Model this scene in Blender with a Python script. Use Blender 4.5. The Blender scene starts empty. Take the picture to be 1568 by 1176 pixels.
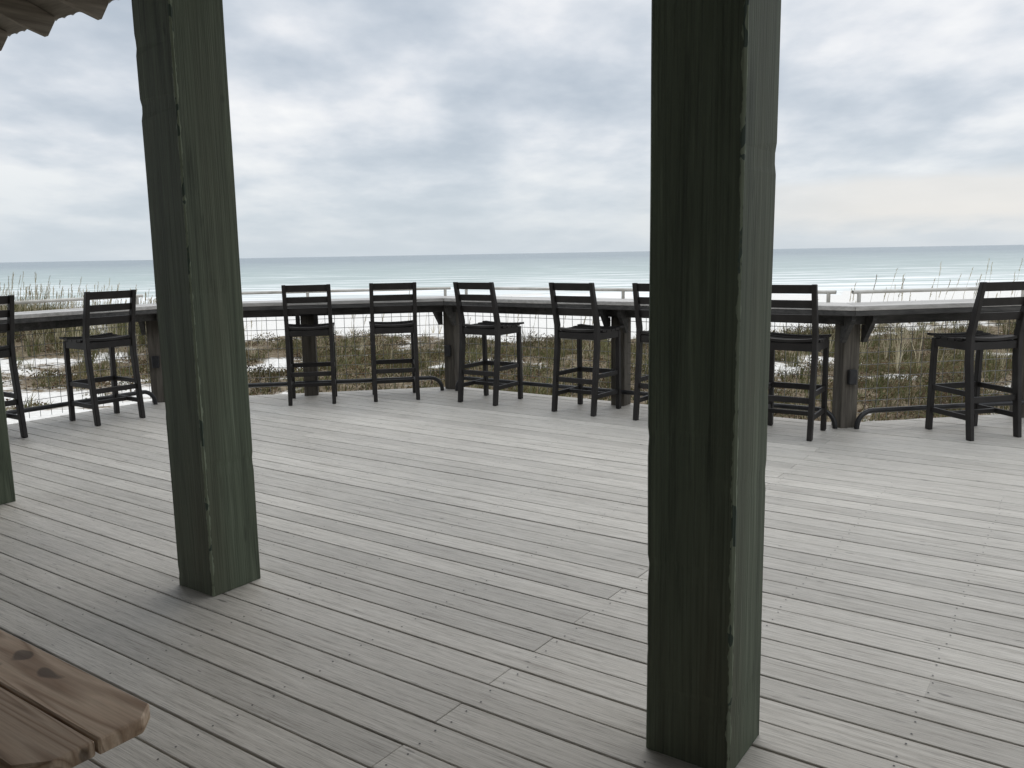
import bpy, bmesh, math, random
import numpy as np
from mathutils import Vector, Matrix, noise
random.seed(7); rng=np.random.default_rng(7)
R=math.radians
scene=bpy.context.scene
scene.view_settings.view_transform='Standard'
scene.view_settings.look='None'
scene.view_settings.exposure=0

# ------------------------------------------------------------------ helpers
def link(o,parent=None):
    scene.collection.objects.link(o)
    if parent is not None: o.parent=parent
    return o
def empty(name,loc=(0,0,0),rz=0):
    o=bpy.data.objects.new(name,None); o.location=loc; o.rotation_euler=(0,0,rz)
    o.empty_display_size=.2
    return link(o)
def mesh_obj(name,verts,faces,mat,parent=None,smooth=False):
    me=bpy.data.meshes.new(name); me.from_pydata(verts,[],faces); me.update()
    if mat: me.materials.append(mat)
    if smooth:
        for p in me.polygons: p.use_smooth=True
    return link(bpy.data.objects.new(name,me),parent)
class B:
    """collects bevelled solids in one mesh"""
    def __init__(s): s.bm=bmesh.new()
    def solid(s,verts,faces,bev=0.0):
        t=bmesh.new()
        vs=[t.verts.new(v) for v in verts]
        for f in faces: t.faces.new([vs[i] for i in f])
        bmesh.ops.recalc_face_normals(t,faces=t.faces)
        if bev>0: bmesh.ops.bevel(t,geom=list(t.edges),offset=bev,segments=1,affect='EDGES',clamp_overlap=True)
        me=bpy.data.meshes.new('t'); t.to_mesh(me); t.free(); s.bm.from_mesh(me); bpy.data.meshes.remove(me)
    def box(s,lo,hi,bev=0.0):
        x0,y0,z0=lo; x1,y1,z1=hi
        v=[(x0,y0,z0),(x1,y0,z0),(x1,y1,z0),(x0,y1,z0),(x0,y0,z1),(x1,y0,z1),(x1,y1,z1),(x0,y1,z1)]
        s.solid(v,[(0,3,2,1),(4,5,6,7),(0,1,5,4),(1,2,6,5),(2,3,7,6),(3,0,4,7)],bev)
    def prism(s,poly,axis,a,b,bev=0.0):
        def P(p,c):
            return {'x':(c,p[0],p[1]),'y':(p[0],c,p[1]),'z':(p[0],p[1],c)}[axis]
        n=len(poly)
        v=[P(p,a) for p in poly]+[P(p,b) for p in poly]
        f=[tuple(range(n)),tuple(range(2*n-1,n-1,-1))]+[(i,(i+1)%n,n+(i+1)%n,n+i) for i in range(n)]
        s.solid(v,f,bev)
    def bar(s,p0,p1,w,h,bev=0.0):
        p0=Vector(p0);p1=Vector(p1);d=(p1-p0).normalized()
        side=d.cross(Vector((0,0,1)))
        side=Vector((1,0,0)) if side.length<1e-4 else side.normalized()
        up=side.cross(d).normalized()
        v=[]
        for p in (p0,p1):
            for a,b in ((-1,-1),(1,-1),(1,1),(-1,1)): v.append(tuple(p+side*a*w/2+up*b*h/2))
        s.solid(v,[(0,1,2,3),(7,6,5,4),(0,4,5,1),(1,5,6,2),(2,6,7,3),(3,7,4,0)],bev)
    def mesh(s,name,mat):
        me=bpy.data.meshes.new(name); s.bm.to_mesh(me); s.bm.free(); me.materials.append(mat); return me
    def obj(s,name,mat,parent=None):
        return link(bpy.data.objects.new(name,s.mesh(name,mat)),parent)
def tube(name,paths,r,mat,parent=None,res=3,cyclic=False):
    cu=bpy.data.curves.new(name,'CURVE'); cu.dimensions='3D'; cu.bevel_depth=r; cu.bevel_resolution=res
    for p in paths:
        sp=cu.splines.new('POLY'); sp.points.add(len(p)-1)
        for i,q in enumerate(p): sp.points[i].co=(q[0],q[1],q[2],1)
        sp.use_smooth=True
    cu.materials.append(mat)
    return link(bpy.data.objects.new(name,cu),parent)

# ---------------------------------------------------------------- materials
class M:
    def __init__(s,name):
        s.m=bpy.data.materials.new(name); s.m.use_nodes=True
        s.n=s.m.node_tree.nodes; s.l=s.m.node_tree.links
        s.b=s.n['Principled BSDF']; s.tc=s.n.new('ShaderNodeTexCoord')
    def lk(s,a,b): s.l.new(a,b)
    def noise(s,scale,vec=(1,1,1),detail=3,rough=.6,dist=0,coord='Object'):
        mp=s.n.new('ShaderNodeMapping'); mp.inputs['Scale'].default_value=vec
        s.lk(s.tc.outputs[coord],mp.inputs[0])
        t=s.n.new('ShaderNodeTexNoise'); t.inputs['Scale'].default_value=scale
        t.inputs['Detail'].default_value=detail; t.inputs['Roughness'].default_value=rough; t.inputs['Distortion'].default_value=dist
        s.lk(mp.outputs[0],t.inputs['Vector']); return t.outputs['Fac']
    def ramp(s,fac,stops):
        r=s.n.new('ShaderNodeValToRGB'); e=r.color_ramp.elements
        while len(e)<len(stops): e.new(.5)
        for el,(p,c) in zip(e,stops):
            el.position=p; el.color=(c,c,c,1) if isinstance(c,(int,float)) else (*c,1)
        s.lk(fac,r.inputs[0]); return r.outputs[0]
    def mix(s,fac,a,b,mode='MIX'):
        x=s.n.new('ShaderNodeMix'); x.data_type='RGBA'; x.blend_type=mode
        for inp,v in ((x.inputs[0],fac),(x.inputs[6],a),(x.inputs[7],b)):
            if isinstance(v,(int,float)): inp.default_value=v if inp.type=='VALUE' else (v,v,v,1)
            elif isinstance(v,tuple): inp.default_value=(*v,1)
            else: s.lk(v,inp)
        return x.outputs[2]
    def math(s,op,a,b=0.0,c=None):
        x=s.n.new('ShaderNodeMath'); x.operation=op
        for i,v in enumerate((a,b,c)):
            if v is None: continue
            if isinstance(v,(int,float)): x.inputs[i].default_value=v
            else: s.lk(v,x.inputs[i])
        return x.outputs[0]
    def island(s): return s.n.new('ShaderNodeNewGeometry').outputs['Random Per Island']
    def bump(s,h,strength,dist=.01):
        b=s.n.new('ShaderNodeBump'); b.inputs['Strength'].default_value=strength; b.inputs['Distance'].default_value=dist
        s.lk(h,b.inputs['Height']); s.lk(b.outputs[0],s.b.inputs['Normal'])
    def color(s,c):
        if isinstance(c,tuple): s.b.inputs['Base Color'].default_value=(*c,1)
        else: s.lk(c,s.b.inputs['Base Color'])
    def rough(s,v,spec=.5):
        if isinstance(v,(int,float)): s.b.inputs['Roughness'].default_value=v
        else: s.lk(v,s.b.inputs['Roughness'])
        s.b.inputs['Specular IOR Level'].default_value=spec

def wood(name,c1,c2,vec,scale=1,rough=.7,bs=.4,var=.15,spec=.3,bump=True):
    m=M(name)
    g=m.noise(scale,vec,3,.65)
    c=m.ramp(g,[(.3,c1),(.7,c2)])
    v=m.math('MULTIPLY_ADD',m.island(),var*2,1-var)
    c=m.mix(1.0,c,v,'MULTIPLY'); m.color(c); m.rough(rough,spec)
    if bump: m.bump(g,bs,.004)
    return m.m

# deck boards
m=M('deck_paint')
fine=m.noise(1,(2.2,52,40),5,.74)
fine2=m.noise(1,(8,240,60),3,.7)
big=m.noise(.55,(1,1,1),3,.6)
c=m.ramp(fine,[(.30,(.27,.245,.21)),(.42,(.425,.398,.352)),(.56,(.50,.472,.422)),(.75,(.58,.55,.50))])
scr=m.ramp(fine2,[(.36,.40),(.47,1.0)])
c=m.mix(.6,c,scr,'MULTIPLY')
v=m.math('MULTIPLY_ADD',m.island(),.24,.88)
bb=m.math('MULTIPLY_ADD',big,.56,.70)
c=m.mix(1.0,c,m.math('MULTIPLY',v,bb),'MULTIPLY')
spk=m.ramp(m.noise(30,(.35,1.4,1),1,.5),[(.22,.35),(.27,1.0)])
c=m.mix(.75,c,spk,'MULTIPLY')
m.color(c); m.rough(m.math('MULTIPLY_ADD',big,.3,.38),.38)
m.bump(fine,.65,.004)
MAT_DECK=m.m

# column paint
m=M('column_green_paint')
g=m.noise(1,(26,26,.9),4,.68,.8)
gs=m.noise(1,(150,150,1.8),3,.6)
big=m.noise(1.4,(2,2,.4),2,.6)
c=m.ramp(g,[(.30,(.048,.059,.039)),(.47,(.092,.110,.074)),(.56,(.104,.125,.084)),(.72,(.150,.175,.122))])
c=m.mix(m.ramp(big,[(.45,0.0),(.70,.6)]),c,(.088,.084,.054))
c=m.mix(.55,c,m.ramp(gs,[(.34,.45),(.52,1.0)]),'MULTIPLY')
kn=m.ramp(m.noise(1,(9,9,4.5),0,.4),[(.17,.2),(.21,1.0)])
c=m.mix(.8,c,kn,'MULTIPLY')
sep=m.n.new('ShaderNodeSeparateXYZ'); m.lk(m.tc.outputs['Object'],sep.inputs[0])
mn=m.math('MINIMUM',sep.outputs[0],m.math('MULTIPLY',sep.outputs[1],-1.0))
wob=m.math('MULTIPLY_ADD',m.noise(7,(1,1,1.6),3,.7),.034,.1015)
edge=m.math('GREATER_THAN',mn,wob)
c=m.mix(m.math('MULTIPLY',edge,.6),c,(.28,.32,.23))
chip=m.math('MULTIPLY',edge,m.math('GREATER_THAN',m.noise(22,(1,1,.5),2),.58))
c=m.mix(m.math('MULTIPLY',chip,.8),c,(.025,.045,.038))
m.color(c); m.rough(.65,.3); m.bump(gs,.5,.006)
MAT_COL=m.m

MAT_RAILPOST=wood('rail_post_wood',(.055,.048,.040),(.15,.135,.112),(30,30,2),rough=.8)
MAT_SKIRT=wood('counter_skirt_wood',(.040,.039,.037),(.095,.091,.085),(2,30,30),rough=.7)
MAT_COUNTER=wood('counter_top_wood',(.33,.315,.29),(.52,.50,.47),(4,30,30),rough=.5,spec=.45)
MAT_RAFTER=wood('rafter_wood',(.11,.093,.073),(.24,.21,.17),(30,2,30),rough=.85)
MAT_ROOF=wood('roof_boards',(.15,.13,.105),(.28,.25,.205),(2,20,20),rough=.9,bump=False)
MAT_WALL=wood('beam_shade_wall_paint',(.10,.12,.09),(.16,.18,.14),(20,20,1.5),rough=.8,bump=False)  # for the beams and the unseen wall added to block light
MAT_RIM=wood('rim_joist_wood',(.12,.11,.10),(.22,.21,.19),(2,30,30),rough=.9,bump=False)

# bench timber
m=M('bench_pine')
mp=m.n.new('ShaderNodeMapping'); mp.inputs['Scale'].default_value=(.55,7.5,4)
m.lk(m.tc.outputs['Object'],mp.inputs[0])
w=m.n.new('ShaderNodeTexNoise'); w.inputs['Scale'].default_value=1.0; w.inputs['Detail'].default_value=1; w.inputs['Distortion'].default_value=.3
m.lk(mp.outputs[0],w.inputs['Vector'])
rings=m.math('FRACT',m.math('MULTIPLY_ADD',w.outputs['Fac'],15.0,m.math('MULTIPLY',m.island(),3.0)))
c=m.ramp(rings,[(.0,(.50,.365,.255)),(.5,(.575,.44,.32)),(.80,(.31,.205,.13)),(1,(.50,.365,.255))])
c=m.mix(.5,c,m.ramp(m.noise(1,(6,160,60),3,.7),[(.3,.5),(.6,1.0)]),'MULTIPLY')
kn=m.ramp(m.noise(12,(.8,1.2,1),0,.4),[(.20,.25),(.24,1.0)])
c=m.mix(.8,c,kn,'MULTIPLY')
c=m.mix(1.0,c,m.math('MULTIPLY_ADD',m.island(),.2,.84),'MULTIPLY')
m.color(c); m.rough(.6,.35); m.bump(rings,.15,.003)
MAT_BENCH=m.m

m=M('chair_black_lumber')
c=m.ramp(m.noise(6,(1,1,1),2),[(.3,(.015,.0130,.012)),(.7,(.027,.0245,.023))])
m.color(c); m.rough(.5,.3)
MAT_CHAIR=m.m
m=M('foot_rail_black_metal'); m.color(m.ramp(m.noise(20,(1,1,1),1),[(.3,(.012,.012,.013)),(.7,(.020,.020,.021))])); m.rough(.4,.5); MAT_PIPE=m.m
m=M('galvanised_wire'); c=m.ramp(m.noise(8,(1,1,1),1),[(.3,(.12,.12,.12)),(.7,(.28,.28,.28))]); m.color(c); m.rough(.5); MAT_WIRE=m.m
m=M('hand_rail_white_paint'); c=m.ramp(m.noise(5,(1,1,1),2),[(.3,(.42,.40,.35)),(.6,(.60,.58,.53))]); m.color(c); m.rough(.5); MAT_WHITE=m.m
m=M('outlet_box_plastic'); m.color(m.ramp(m.noise(30,(1,1,1),1),[(.3,(.016,.016,.018)),(.7,(.026,.026,.028))])); m.rough(.5); MAT_BOXX=m.m

def foliage(name,stops):
    m=M(name); c=m.ramp(m.island(),stops)
    v=m.math('MULTIPLY_ADD',m.noise(.55,(1,1,1),1),1.7,.12)
    m.color(m.mix(1.0,c,v,'MULTIPLY')); m.rough(.8,.1); return m.m
MAT_GRASS=foliage('dune_grass_blades',[(0,(.22,.18,.095)),(.25,(.145,.12,.058)),(.5,(.085,.092,.036)),(.8,(.11,.135,.052)),(1,(.33,.28,.18))])
MAT_SHRUB=foliage('dune_scrub_leaves',[(0,(.075,.045,.028)),(.4,(.12,.078,.042)),(.65,(.06,.07,.03)),(1,(.20,.155,.09))])
MAT_OATS=foliage('sea_oats_stalks',[(0,(.42,.36,.24)),(.5,(.56,.50,.36)),(1,(.32,.29,.18))])

# sand
m=M('white_sand')
at=m.n.new('ShaderNodeAttribute'); at.attribute_name='veg'
n1=m.noise(1.3,(1,1,1),4,.7); n2=m.noise(9,(1,1,1),3,.7)
sand=m.ramp(n2,[(.3,(.66,.635,.59)),(.6,(.83,.805,.76))])
lit=m.ramp(n2,[(.3,(.085,.062,.042)),(.5,(.165,.128,.083)),(.75,(.30,.25,.18))])
f=m.math('ADD',at.outputs['Fac'],m.math('MULTIPLY_ADD',n1,1.4,-.7))
f=m.math('ADD',f,m.math('MULTIPLY_ADD',n2,.7,-.35))
f=m.ramp(f,[(.36,0.0),(.54,1.0)])
m.color(m.mix(f,sand,lit)); m.rough(.95,.1); m.bump(n2,.6,.05)
MAT_SAND=m.m

# sea
m=M('sea_water')
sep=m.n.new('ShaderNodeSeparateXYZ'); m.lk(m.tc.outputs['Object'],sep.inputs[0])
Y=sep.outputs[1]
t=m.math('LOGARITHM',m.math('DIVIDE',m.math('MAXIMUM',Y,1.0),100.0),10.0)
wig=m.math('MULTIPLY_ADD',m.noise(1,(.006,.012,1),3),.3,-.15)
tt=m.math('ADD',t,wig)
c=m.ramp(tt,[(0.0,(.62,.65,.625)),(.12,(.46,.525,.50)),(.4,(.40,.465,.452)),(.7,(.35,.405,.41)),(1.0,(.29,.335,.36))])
st=m.noise(1,(.03,.22,1),4,.7)
c=m.mix(1.0,c,m.ramp(st,[(.3,.80),(.6,1.05)]),'MULTIPLY')
fo=m.noise(1,(.024,.24,1),4,.7)
near=m.ramp(t,[(0.0,1.0),(.12,.85),(.35,.35),(.6,0.0)])
thr=m.math('ADD',fo,m.math('MULTIPLY',near,.18))
foam=m.ramp(thr,[(.61,0.0),(.70,1.0)])
c=m.mix(foam,c,(.86,.87,.86))
m.color(c); m.rough(.55,.15); m.bump(m.noise(1,(.15,.6,1),3,.7),.5,.6)
MAT_SEA=m.m

# ------------------------------------------------------------------- frame
ANG=R(-35)
es=Vector((math.cos(ANG),math.sin(ANG),0)); et=Vector((-math.sin(ANG),math.cos(ANG),0))
def tost(x,y): v=Vector((x,y,0)); return v.dot(es),v.dot(et)
Bp=Vector((-.637,9.137,0)); d10=Vector((math.cos(R(10)),math.sin(R(10)),0)); d55=Vector((math.cos(R(55)),math.sin(R(55)),0))
Ap=Bp-d10*3.05; Lp=Ap-d55*4.6; Cp=Bp+es*4.1; Dp=Cp+d10*5.0
POLY=[Lp,Ap,Bp,Cp,Dp]
sA,tA=tost(Ap.x,Ap.y); sB,tB=tost(Bp.x,Bp.y); sC,tC=tost(Cp.x,Cp.y)

# ------------------------------------------------------------------- deck
deck=empty('wooden_deck',(0,0,0),ANG)
EX=.12
bd=B(); BW=.1343; PITCH=.1415
tcur=2.425-PITCH*66; k=0
SV=[];SF=[]
while tcur<tC+3.6:
    t0=tcur; t1=tcur+BW; tcur+=PITCH; k+=1
    def left(t):
        if t<tA+EX*.4: return sA-EX
        if t<tB+EX: return sA-EX+(t-(tA+EX*.4))
        return sC+(t-(tC+EX))-EX*.4
    L0,L1=left(t0),left(t1)
    if t0<tB+EX<t1: L0=L1=sC-.1 if t1-(tB+EX)>.07 else left(t0)
    if abs(L1-L0)>.3: L1=L0
    Rr=7.4 if t0<tC else sC+(t0-tC)+7
    joints=[-6.5,-1.62,3.26] if k%2 else ([-.38,4.5,-5.3] if k%6==4 else [5.7,.9+.2*(k%4),-7.0])
    joints=[j for j in joints if max(L0,L1)+.4<j<Rr-.4]
    xs=[None]+joints+[None]
    for i in range(len(xs)-1):
        a0,a1=(L0,L1) if xs[i] is None else (xs[i]+.0010,)*2
        b0,b1=(Rr,Rr) if xs[i+1] is None else (xs[i+1]-.0010,)*2
        zz=random.uniform(-.0012,.0012)
        dt=random.uniform(-.0010,.0010)
        bd.prism([(a0,t0+dt),(b0,t0-dt),(b1,t1-dt),(a1,t1+dt)],'z',-.030+zz,zz,.002)
    # deck screws over the joists
    if -.5<t0<5.5:
        sj=-7.6+.02
        while sj<4.5:
            if sj>max(L0,L1)+.1:
                for ty in (t0+.027,t1-.027):
                    cx_=sj+random.uniform(-.012,.012); cy_=ty+random.uniform(-.005,.005); i0=len(SV)
                    SV+=[(cx_+.0036*math.cos(a*math.pi/4),cy_+.0036*math.sin(a*math.pi/4),.0020) for a in range(8)]
                    SF.append(tuple(range(i0,i0+8)))
            sj+=.6
bd.obj('deck_boards',MAT_DECK,deck)
mesh_obj('deck_screws',SV,SF,MAT_BOXX,deck)
rj=B()
def rim(p,q):
    n=(q-p).normalized(); out=Vector((-n.y,n.x,0))
    a=p+out*(EX-.04)-n*.05; b=q+out*(EX-.04)+n*.05
    rj.bar((a.x,a.y,-.16),(b.x,b.y,-.16),.04,.24,.003)
for p,q in zip(POLY[:-1],POLY[1:]): rim(p,q)
rjo=rj.obj('rim_joists',MAT_RIM,deck); rjo.matrix_parent_inverse=Matrix.Rotation(-ANG,4,'Z')
jj=B()
s=-7.6
while s<7.3:
    jj.box((s,-6.9,-.23),(s+.04,tA-.1 if s<sB+.2 else tB-.05,-.034)); s+=.6
jj.obj('floor_joists',MAT_RIM,deck)

# ------------------------------------------------------------------- railing with bar counter
rail=empty('bar_counter_railing')
def offs(poly,d):
    out=[]
    for i,p in enumerate(poly):
        ns=[]
        if i>0: n=(p-poly[i-1]).normalized(); ns.append(Vector((-n.y,n.x,0)))
        if i<len(poly)-1: n=(poly[i+1]-p).normalized(); ns.append(Vector((-n.y,n.x,0)))
        if len(ns)==1: out.append(p+ns[0]*d)
        else:
            bis=(ns[0]+ns[1]).normalized(); out.append(p+bis*(d/bis.dot(ns[0])))
    return out
def strip(b,d0,d1,z0,z1,bev=.003,gap=.0015):
    a=offs(POLY,d0); c=offs(POLY,d1)
    for i in range(len(POLY)-1):
        n=(POLY[i+1]-POLY[i]).normalized()*gap
        q=[a[i]+n,a[i+1]-n,c[i+1]-n,c[i]+n]
        b.prism([(v.x,v.y) for v in q],'z',z0,z1,bev)
cb=B()
for j in range(3):
    w=.135; d=-.27+j*(w+.005)
    strip(cb,d,d+w,.965,1.003,.004)
cb.obj('counter_boards',MAT_COUNTER,rail)
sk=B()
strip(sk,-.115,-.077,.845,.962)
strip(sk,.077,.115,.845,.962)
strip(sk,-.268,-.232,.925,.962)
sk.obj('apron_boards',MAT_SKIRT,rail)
pb=B(); br=B(); obx=B()
posts=[]
for i in range(len(POLY)-1):
    p,q=POLY[i],POLY[i+1]; L=(q-p).length; n=(q-p).normalized()
    posts.append((p,n,True))
    m_=int(round(L/1.85)) if i!=1 else 2
    if i==3: m_=3
    for j in range(1,m_): posts.append((p+n*L*j/m_,n,False))
for p,n,corner in posts:
    out=Vector((-n.y,n.x,0)); w=.071
    q=[p-n*w-out*w,p+n*w-out*w,p+n*w+out*w,p-n*w+out*w]
    pb.prism([(v.x,v.y) for v in q],'z',-.75,.96,.006)
    for sd in (-1,1):
        o=p+n*sd*(w+.021)
        pts=[(-.225,.922),(-.225,.885),(-.10,.70),(-.071,.70),(-.071,.84),(-.118,.84),(-.118,.922)]
        v=[]
        for e in (-.018,.018):
            for a,z in pts:
                c_=o+n*e+out*a; v.append((c_.x,c_.y,z))
        N=len(pts)
        f=[tuple(range(N)),tuple(range(2*N-1,N-1,-1))]+[(a,(a+1)%N,N+(a+1)%N,N+a) for a in range(N)]
        br.solid(v,f)
    if corner:
        o=p-out*(w+.022)
        obx.prism([(v.x,v.y) for v in (o-n*.035-out*.02,o+n*.035-out*.02,o+n*.035+out*.02,o-n*.035+out*.02)],'z',.36,.48,.006)
pb.obj('posts',MAT_RAILPOST,rail); br.obj('brackets',MAT_SKIRT,rail); obx.obj('outlet_boxes',MAT_BOXX,rail)
paths=[]
for i in range(len(POLY)-1):
    p,q=POLY[i],POLY[i+1]; L=(q-p).length; n=(q-p).normalized(); out=Vector((-n.y,n.x,0))*.02
    z=.10
    while z<.85:
        a=p+n*.05+out; b_=q-n*.05+out; paths.append([(a.x,a.y,z),(b_.x,b_.y,z)]); z+=.1
    x=.1
    while x<L-.06:
        a=p+n*x+out*1.2; paths.append([(a.x,a.y,.04),(a.x,a.y,.86)]); x+=.1
tube('wire_mesh',paths,.0026,MAT_WIRE,rail,res=0)
paths=[]
ip=offs(POLY,-.125)
zr=.145
for i in range(len(POLY)-1):
    p,q=ip[i],ip[i+1]; n=(q-p).normalized(); a=p+n*.09; b_=q-n*.09; r=.13
    pth=[(a.x,a.y,0.0)]
    for kk in range(0,7):
        th=math.pi/2*kk/6; c_=a+n*r*(1-math.cos(th)); pth.append((c_.x,c_.y,zr-r+r*math.sin(th)))
    for kk in range(6,-1,-1):
        th=math.pi/2*kk/6; c_=b_-n*r*(1-math.cos(th)); pth.append((c_.x,c_.y,zr-r+r*math.sin(th)))
    pth.append((b_.x,b_.y,0.0)); paths.append(pth)
tube('foot_rail',paths,.021,MAT_PIPE,rail)
hp=offs(POLY,.20); paths=[]
for i in range(len(POLY)-1):
    p,q=hp[i],hp[i+1]; n=(q-p).normalized(); a=p+n*.07; b_=q-n*.07
    paths.append([(a.x,a.y,1.085),(b_.x,b_.y,1.085)])
    L=(b_-a).length; N=max(2,int(L/1.5)+1)
    for j in range(N):
        c_=a+n*(.06+(L-.12)*j/(N-1))
        paths.append([(c_.x,c_.y,.88),(c_.x,c_.y,1.08)])
tube('hand_rail',paths,.016,MAT_WHITE,rail)

# ------------------------------------------------------------------- bar chairs
W2=.212
legs=B()
for sx in (-1,1):
    x0=sx*W2-.019; x1=sx*W2+.019
    legs.prism([(-.028,0),(.022,0),(.088,.60),(.088,.80),(-.012,1.185),(-.052,1.185),(.030,.79),(.030,.62)],'x',x0,x1,.004)
    legs.prism([(.405,.735),(.445,.735),(.463,0),(.415,0)],'x',x0,x1,.004)
LEG=legs.mesh('legs',MAT_CHAIR)
stc=B()
for sx in (-1,1):
    x=sx*W2
    stc.bar((x,.085,.705),(x,.41,.705),.03,.065,.003)
    stc.bar((x,.04,.345),(x,.43,.345),.022,.04,.003)
    stc.bar((x,.02,.165),(x,.43,.165),.022,.04,.003)
stc.bar((-W2+.018,.058,.705),(W2-.018,.058,.705),.025,.06,.003)
stc.bar((-W2+.018,.422,.705),(W2-.018,.422,.705),.025,.06,.003)
stc.bar((-W2+.018,.030,.30),(W2-.018,.030,.30),.024,.045,.003)
stc.bar((-W2+.018,.430,.345),(W2-.018,.430,.345),.03,.045,.003)
stc.bar((-W2+.018,.225,.165),(W2-.018,.225,.165),.024,.035,.003)
STC=stc.mesh('stretchers',MAT_CHAIR)
sl=B()
nsl=6
for i in range(nsl):
    y=.075+i*(.385/(nsl-1)); dip=.018*math.sin(math.pi*i/(nsl-1)); z=.752-dip
    hw=W2+.022 if i>0 else W2-.022
    N=8; pts=[(-hw+2*hw*j/N, z-.012*(1-(2*j/N-1)**2)) for j in range(N+1)]
    poly=pts+[(a,b_+.020) for a,b_ in reversed(pts)]
    sl.prism(poly,'y',y-.033,y+.033)
SEAT=sl.mesh('seat_slats',MAT_CHAIR)
bk=B()
def by(z): return .059-.091*(z-.80)/.385
for zc,h in ((1.148,.066),(1.035,.060),(.925,.060)):
    N=8
    hw=W2-.018
    y=by(zc)
    poly=[(-hw+2*hw*j/N, y-.010*(1-(2*j/N-1)**2)) for j in range(N+1)]
    poly=poly+[(a,b_+.018) for a,b_ in reversed(poly)]
    n=len(poly); lo=[(a,b_+.008,zc-h/2) for a,b_ in poly]; hi=[(a,b_-.008,zc+h/2) for a,b_ in poly]
    bk.solid(lo+hi,[tuple(range(n)),tuple(range(2*n-1,n-1,-1))]+[(i,(i+1)%n,n+(i+1)%n,n+i) for i in range(n)])
BACK=bk.mesh('back_slats',MAT_CHAIR)
def chair(x,y,fa):
    e=empty('bar_chair',(x,y,0.0015),R(fa-90))
    for nm,me in (('legs_frame',LEG),('stretchers',STC),('seat',SEAT),('backrest',BACK)):
        link(bpy.data.objects.new(nm,me),e)
for c_ in [(-1.985,8.245,100),(-1.164,8.39,101),(-.338,8.123,56),(.557,7.525,52.5),(1.245,7.06,55),
           (2.083,6.385,57),(3.64,6.23,103),(-3.563,7.52,144),(-4.20,6.72,146)]:
    chair(*c_)

# ------------------------------------------------------------------- columns + pavilion roof
def column(x,y,h=2.84,w=.256):
    bm=bmesh.new(); hw=w/2; N=100; ch=.006
    prof=[(-hw+ch,-hw),(hw-ch,-hw),(hw,-hw+ch),(hw,hw-ch),(hw-ch,hw),(-hw+ch,hw),(-hw,hw-ch),(-hw,-hw+ch)]
    rings=[]
    for i in range(N+1):
        z=h*i/N; ring=[]
        for j,(a,b_) in enumerate(prof):
            cn=(j+1)//2%4
            n1=noise.noise(Vector((x*7+cn*5.3,y*3,z*1.2)))*.0030
            n2=noise.noise(Vector((x*9+cn*3.1,4,z*8)))
            n2=-max(0,n2-.34)*.012
            k_=1+(n1+n2)/hw
            ring.append(bm.verts.new((a*k_,b_*k_,z)))
        rings.append(ring)
    for i in range(N):
        for j in range(8):
            bm.faces.new((rings[i][j],rings[i][(j+1)%8],rings[i+1][(j+1)%8],rings[i+1][j]))
    bm.faces.new(list(reversed(rings[0]))); bm.faces.new(rings[-1])
    me=bpy.data.meshes.new('timber_column'); bm.to_mesh(me); bm.free(); me.materials.append(MAT_COL)
    o=bpy.data.objects.new('timber_column',me); o.location=(x,y,.002); o.rotation_euler=(0,0,ANG); link(o); return o
c2=Vector((.552,2.322,0)); stepv=-es*2.31
for i in (-2,-1,0,1,2,3):
    p=c2+stepv*i; column(p.x,p.y)
tcol=c2.dot(et)
pav=empty('pavilion_roof',(0,0,0),ANG)
eave_t=2.80; ridge_t=-1.3; slope=.34; ze=2.92
def rz_(t): return ze+(eave_t-t)*slope if t>ridge_t else ze+(eave_t-ridge_t)*slope-(ridge_t-t)*slope
S0,S1=-7.0,6.5
bm_=B(); bm_.box((S0+.3,tcol-.10,2.843),(S1-.3,tcol+.10,3.06),.006)
bm_.box((S0+.3,-4.7,2.843),(S1-.3,-4.5,3.2),.006)
bm_.obj('beams',MAT_WALL,pav)
rf=B(); s=-4.725+.59*18
while s>S0+.05:
    rf.prism([(ridge_t,rz_(ridge_t)),(ridge_t,rz_(ridge_t)-.16),(eave_t-.18,rz_(eave_t-.18)-.155),(eave_t-.02,rz_(eave_t)-.135),(eave_t+.03,rz_(eave_t)-.04),(eave_t+.03,rz_(eave_t)-.01)],'x',s-.02,s+.02,.002)
    rf.prism([(ridge_t,rz_(ridge_t)),(ridge_t,rz_(ridge_t)-.16),(-5.2,rz_(-5.2)-.16),(-5.2,rz_(-5.2))],'x',s-.02,s+.02,.002)
    s-=.59
rf.obj('rafters',MAT_RAFTER,pav)
rs=B(); t=eave_t+.06
while t>-5.3:
    t2=t-.19
    rs.prism([(t,rz_(t)+.003),(t2+.004,rz_(t2)+.003),(t2+.004,rz_(t2)+.025),(t,rz_(t)+.025)],'x',S0,S1)
    t-=.19
rs.obj('roof_boards',MAT_ROOF,pav)
v=[];f=[]
xs=np.arange(S0-.05,S1+.05,.05); ts=[eave_t+.12,ridge_t,-5.4]
for i,x in enumerate(xs):
    for t in ts: v.append((float(x),t,rz_(t)+.045+(.014 if i%2 else 0)))
for i in range(len(xs)-1):
    for j in range(2):
        a=i*3+j; f.append((a,a+1,a+4,a+3))
m=M('roof_metal'); m.color(m.ramp(m.noise(2),[(.3,(.25,.26,.26)),(.7,(.40,.41,.41))])); m.rough(.4); m.b.inputs['Metallic'].default_value=.6
mesh_obj('roof_sheet',v,f,m.m,pav)
bw=B(); x=S0
while x<S1:
    bw.box((x,-4.95,.003),(x+.146,-4.91,3.1),.003); x+=.15
wl=empty('added_shade_wall',(0,0,0),ANG); bw.obj('shade_wall_boards',MAT_WALL,wl)  # unseen wall added behind the camera, keeps light off the inner column faces
bw=B(); bw.box((S0,-5.1,-.5),(S1,-4.955,3.12)); bw.obj('shade_wall_core',MAT_WALL,wl)  # solid backing of the added light-blocking wall

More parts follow.
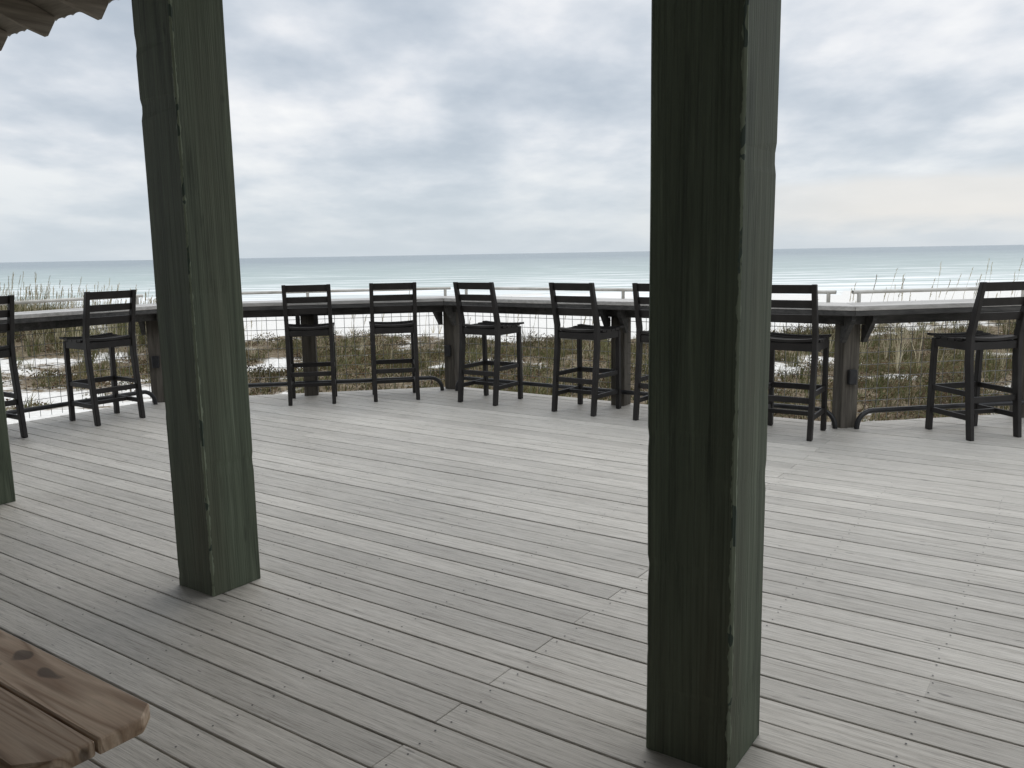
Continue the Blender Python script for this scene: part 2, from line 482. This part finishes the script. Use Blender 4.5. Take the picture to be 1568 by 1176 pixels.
# ------------------------------------------------------------------- picnic table with bench
pt=empty('picnic_table',(-.836,1.781,0),ANG)
def clipped(x0,x1,y0,y1,c0,c1):
    p=[(x0,y0)]
    p+= [(x1-c0,y0),(x1,y0+c0)] if c0 else [(x1,y0)]
    p+= [(x1,y1-c1),(x1-c1,y1)] if c1 else [(x1,y1)]
    p.append((x0,y1)); return p
bb=B()
X1=.035
bb.prism(clipped(-1.85,X1,-.140,.006,0,.045),'z',.412,.45,.004)
bb.prism(clipped(-1.85,X1-.004,-.291,-.145,.055,0),'z',.412,.449,.004)
for o_,z_ in ((-1.62,.45),):
    bb.prism([(-1.85,o_),(X1,o_),(X1,o_+.146),(-1.85,o_+.146)],'z',.412,.45,.004)
    bb.prism([(-1.85,o_+.15),(X1,o_+.15),(X1,o_+.296),(-1.85,o_+.296)],'z',.412,.45,.004)
bb.obj('bench_seats',MAT_BENCH,pt)
tb=B()
for j in range(5):
    y0=-.44-.15*(j+1)+.002
    tb.prism([(-1.95,y0),(-.12,y0),(-.12,y0+.146),(-1.95,y0+.146)],'z',.712,.75,.004)
tb.obj('table_top',MAT_BENCH,pt)
fr=B()
for x in (-.42,-1.5):
    fr.box((x-.02,-1.60,.318),(x+.018,-.02,.408),.003)
    fr.box((x-.02,-1.16,.622),(x+.018,-.47,.708),.003)
    for a,b_ in ((-.15,-.60),(-1.47,-1.02)):
        fr.bar((x+.04,a,.002),(x+.04,b_,.71),.038,.13,.003)
fr.obj('frame_legs',MAT_BENCH,pt)

# ------------------------------------------------------------------- terrain
def sstep(a,b,x): 
    t=min(1,max(0,(x-a)/(b-a))); return t*t*(3-2*t)
def gh(x,y):
    n=noise.noise(Vector((x*.12,y*.16,1.3)))*.35+noise.noise(Vector((x*.45,y*.5,5)))*.13
    z=-.66+n*sstep(6,14,math.hypot(x,y))
    z+=1.25*math.exp(-(((x+16)/6.5)**2+((y-24)/6)**2))
    z+=.22*math.exp(-(((x-13)/7)**2+((y-21)/5)**2))
    g=sstep(20,42,y)
    z=z*(1-g)+(-3.1+n*.4)*g
    z-=.95*sstep(46,112,y); z-=6*sstep(112,200,y)
    return z
def vegf(x,y):
    n=noise.noise(Vector((x*.33,y*.42,9.1)))*.8+noise.noise(Vector((x*1.1,y*1.1,2.2)))*.55
    e=22+3.0*noise.noise(Vector((x*.2,0,3)))+(6 if x<-9 else 0)
    v=.78+n
    v*=1-sstep(e-2,e+2,y)
    v-=.75*(1-sstep(.8,3.6,(Vector((x,y,0)).dot(et)-7.2)))*(1 if x>0 else .2)
    if x<-5: v-=.28*(1-sstep(15,19,y))
    if x>2: v-=.30*(1-sstep(10,14,y))
    return max(0,min(1,v))
xs=np.concatenate([[-6000,-1500,-500,-200,-100,-70],np.arange(-50,50.1,.5),[70,100,200,500,1500,6000]])
ys=np.concatenate([[-4000,-500,-100,-40,-20],np.arange(-10,6,1.0),np.arange(6,34,.35),np.arange(34,70,1.5),np.arange(70,130,4),[140,170,200,260]])
verts=[(float(x),float(y),gh(float(x),float(y))) for y in ys for x in xs]
nx=len(xs)
faces=[(j*nx+i,j*nx+i+1,(j+1)*nx+i+1,(j+1)*nx+i) for j in range(len(ys)-1) for i in range(nx-1)]
gr=mesh_obj('sand_ground',verts,faces,MAT_SAND,None,True)
a=gr.data.attributes.new('veg','FLOAT','POINT')
a.data.foreach_set('value',[vegf(v[0],v[1]) for v in verts])
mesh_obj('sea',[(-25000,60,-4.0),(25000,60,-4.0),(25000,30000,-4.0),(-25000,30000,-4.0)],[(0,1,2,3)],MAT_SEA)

def blades(name,pts,mat):
    V=[];F=[]
    for (x,y,z,h,w,lx,ly,az) in pts:
        cx,cy=math.cos(az)*w/2,math.sin(az)*w/2; i=len(V)
        V+= [(x-cx,y-cy,z),(x+cx,y+cy,z),(x+lx*.3+cx*.8,y+ly*.3+cy*.8,z+h*.55),(x+lx*.3-cx*.8,y+ly*.3-cy*.8,z+h*.55),(x+lx,y+ly,z+h)]
        F+= [(i,i+1,i+2,i+3),(i+3,i+2,i+4)]
    return mesh_obj(name,V,F,mat)
def indeck(x,y):
    s,t=tost(x,y)
    if t<tA+.2: return s>sA-.2
    if t<tB+.2: return s-sA>(t-tA)-.25
    return s-sC>(t-tC)-.25
pts=[]; ntuft=0
rr=random.Random(3)
while ntuft<3700:
    y=rr.uniform(6.5,30); x=rr.uniform(-.70*y-2,.70*y+2)
    if ntuft>2800: y=rr.uniform(19,28); x=rr.uniform(-.72*y-1,-.36*y)
    if indeck(x,y) or vegf(x,y)<rr.uniform(.32,.75): continue
    ntuft+=1
    z=gh(x,y)-.02; hh=rr.uniform(.10,.31)*(1.7 if (x<-8 and y>17) else 1)
    if rr.random()<.06: hh*=1.6
    dens=rr.randint(10,24)
    for _ in range(dens):
        a_=rr.uniform(0,6.28); r_=rr.uniform(0,.13); l_=rr.uniform(.02,.26)*(hh/.35)
        h=hh*rr.uniform(.5,1.2)
        pts.append((x+r_*math.cos(a_),y+r_*math.sin(a_),z,h,rr.uniform(.006,.013),l_*math.cos(a_)+.04,l_*math.sin(a_),rr.uniform(-.9,.9)))
blades('dune_grass',pts,MAT_GRASS)
V=[];F=[]; ns=0
while ns<1100:
    y=rr.uniform(7.5,25); x=rr.uniform(-.70*y-2,.70*y+2)
    if indeck(x,y) or vegf(x,y)<rr.uniform(.35,.8): continue
    ns+=1; z=gh(x,y); R0=rr.uniform(.12,.42); H0=R0*rr.uniform(.35,.8)
    for _ in range(int(60+120*R0)):
        u=rr.uniform(0,6.28); q=math.sqrt(rr.random())*R0; hz=H0*(1-(q/R0)**2)*rr.uniform(.3,1.15)
        c_=Vector((x+q*math.cos(u),y+q*math.sin(u),z+hz)); sz=rr.uniform(.012,.032)
        a1=Vector((rr.gauss(0,1),rr.gauss(0,1),rr.gauss(0,1))).normalized(); a2=a1.orthogonal().normalized()
        i=len(V); V+=[tuple(c_-a1*sz),tuple(c_+a2*sz*.5),tuple(c_+a1*sz),tuple(c_-a2*sz*.5)]; F.append((i,i+1,i+2,i+3))
mesh_obj('dune_scrub',V,F,MAT_SHRUB)
pts=[]
def oat(x,y,h):
    z=gh(x,y)-.03; a_=rr.uniform(-.5,.8); lx=.16*h*math.cos(a_)*rr.uniform(.2,1.3); ly=.1*h*math.sin(a_)
    w=.006+.0003*y
    pts.append((x,y,z,h,w,lx,ly,rr.uniform(-.5,.5)))
    for k_ in range(9):
        f=.80+.024*k_; px=x+lx*(.3+.7*(f-.55)/.45); py=y+ly*f; pz=z+h*f
        pts.append((px,py,pz,.06,.014,rr.uniform(-.015,.05),rr.uniform(-.02,.02),rr.uniform(-.8,.8)))
    for k_ in range(5):
        a2=rr.uniform(0,6.28); pts.append((x,y,z,h*rr.uniform(.3,.55),.010,.2*math.cos(a2)+.05,.2*math.sin(a2),rr.uniform(-.5,.5)))
for _ in range(600):
    y=rr.uniform(18,27); oat(rr.uniform(-.70*y-1,-.39*y),y,rr.uniform(.4,.9)+(.35 if rr.random()<.3 else 0))
for _ in range(60):
    y=rr.uniform(14,24); oat(rr.uniform(-.35*y,.68*y),y,rr.uniform(.5,1.15))
for _ in range(34):
    y=rr.uniform(13,22); oat(rr.uniform(.40*y,.62*y),y,rr.uniform(.8,1.7))
blades('sea_oats',pts,MAT_OATS)

# ------------------------------------------------------------------- world
w=bpy.data.worlds.new('World'); scene.world=w; w.use_nodes=True
n=w.node_tree.nodes; l=w.node_tree.links; n.clear()
out=n.new('ShaderNodeOutputWorld'); bg=n.new('ShaderNodeBackground'); l.new(bg.outputs[0],out.inputs[0])
class Wd(M):
    def __init__(s): s.n=n; s.l=l; s.tc=n.new('ShaderNodeTexCoord')
W=Wd()
sky=n.new('ShaderNodeTexSky'); sky.sky_type='NISHITA'; sky.sun_disc=False
SUN_EL=R(52); SUN_AZ=R(15)
sky.sun_elevation=SUN_EL; sky.sun_rotation=SUN_AZ
sep=n.new('ShaderNodeSeparateXYZ'); l.new(W.tc.outputs['Generated'],sep.inputs[0])
dx,dy,dz=sep.outputs
den=W.math('ADD',W.math('MAXIMUM',dz,0.0),.20)
cx=W.math('DIVIDE',dx,den); cy=W.math('DIVIDE',dy,den)
cmb=n.new('ShaderNodeCombineXYZ'); l.new(cx,cmb.inputs[0]); l.new(cy,cmb.inputs[1]); cmb.inputs[2].default_value=2.7
def wn(scale,vec,detail,rough,dist,off=(0,0,0)):
    mp=n.new('ShaderNodeMapping'); mp.inputs['Scale'].default_value=vec; mp.inputs['Location'].default_value=off
    l.new(cmb.outputs[0],mp.inputs[0]); t=n.new('ShaderNodeTexNoise'); t.inputs['Scale'].default_value=scale
    t.inputs['Detail'].default_value=detail; t.inputs['Roughness'].default_value=rough; t.inputs['Distortion'].default_value=dist
    l.new(mp.outputs[0],t.inputs['Vector']); return t.outputs['Fac']
n1=wn(.9,(1,1,1),1,.5,0,(3.1,1.7,0)); n2=wn(3.0,(1,.8,1),5,.52,0,(.4,7.7,0))
cl=W.math('ADD',W.math('MULTIPLY',n1,.44),W.math('MULTIPLY',n2,.56))
cc=W.ramp(cl,[(.36,(.50,.565,.645)),(.45,(.62,.675,.745)),(.51,(.735,.775,.83)),(.56,(.85,.87,.905)),(.64,(1.0,1.0,1.0))])
hz=W.ramp(dz,[(0.0,1.0),(.04,.75),(.13,.15),(.22,0.0)])
cc=W.mix(W.math('MULTIPLY',hz,.85),cc,(.63,.705,.765))
az=W.math('ARCTAN2',dx,dy)
azm=W.ramp(az,[(.12,0.0),(.40,1.0)])
elm=W.ramp(W.math('ADD',dz,W.math('MULTIPLY_ADD',n2,.03,-.015)),[(.012,0.15),(.035,1.0),(.066,.9),(.080,0.0)])
cc=W.mix(W.math('MULTIPLY',W.math('MULTIPLY',azm,elm),.75),cc,(.88,.85,.81))
zen=W.math('MULTIPLY_ADD',W.ramp(dz,[(.30,0.0),(.80,1.0)]),.9,1.0)
cc=W.mix(1.0,cc,zen,'MULTIPLY')
skc=W.mix(1.0,sky.outputs[0],(.08,.08,.08),'MULTIPLY')
fin=W.mix(.94,skc,cc)
l.new(fin,bg.inputs[0]); bg.inputs[1].default_value=1.0

sd=bpy.data.lights.new('sun','SUN'); sd.energy=.5; sd.angle=R(45); sd.color=(1,.92,.82)
so=bpy.data.objects.new('sun',sd); link(so)
dirv=Vector((math.sin(SUN_AZ)*math.cos(SUN_EL),math.cos(SUN_AZ)*math.cos(SUN_EL),math.sin(SUN_EL)))
so.rotation_euler=dirv.to_track_quat('Z','Y').to_euler(); so.location=dirv*50

# ------------------------------------------------------------------- camera
cd=bpy.data.cameras.new('camera'); cam=bpy.data.objects.new('camera',cd); link(cam)
cd.sensor_width=36; cd.lens=29.6; cd.clip_start=.05; cd.clip_end=60000
cam.matrix_world=Matrix.Translation((0,0,1.45))@Matrix.Rotation(R(90-8.81),4,'X')@Matrix.Rotation(R(-1.0),4,'Z')
scene.camera=cam
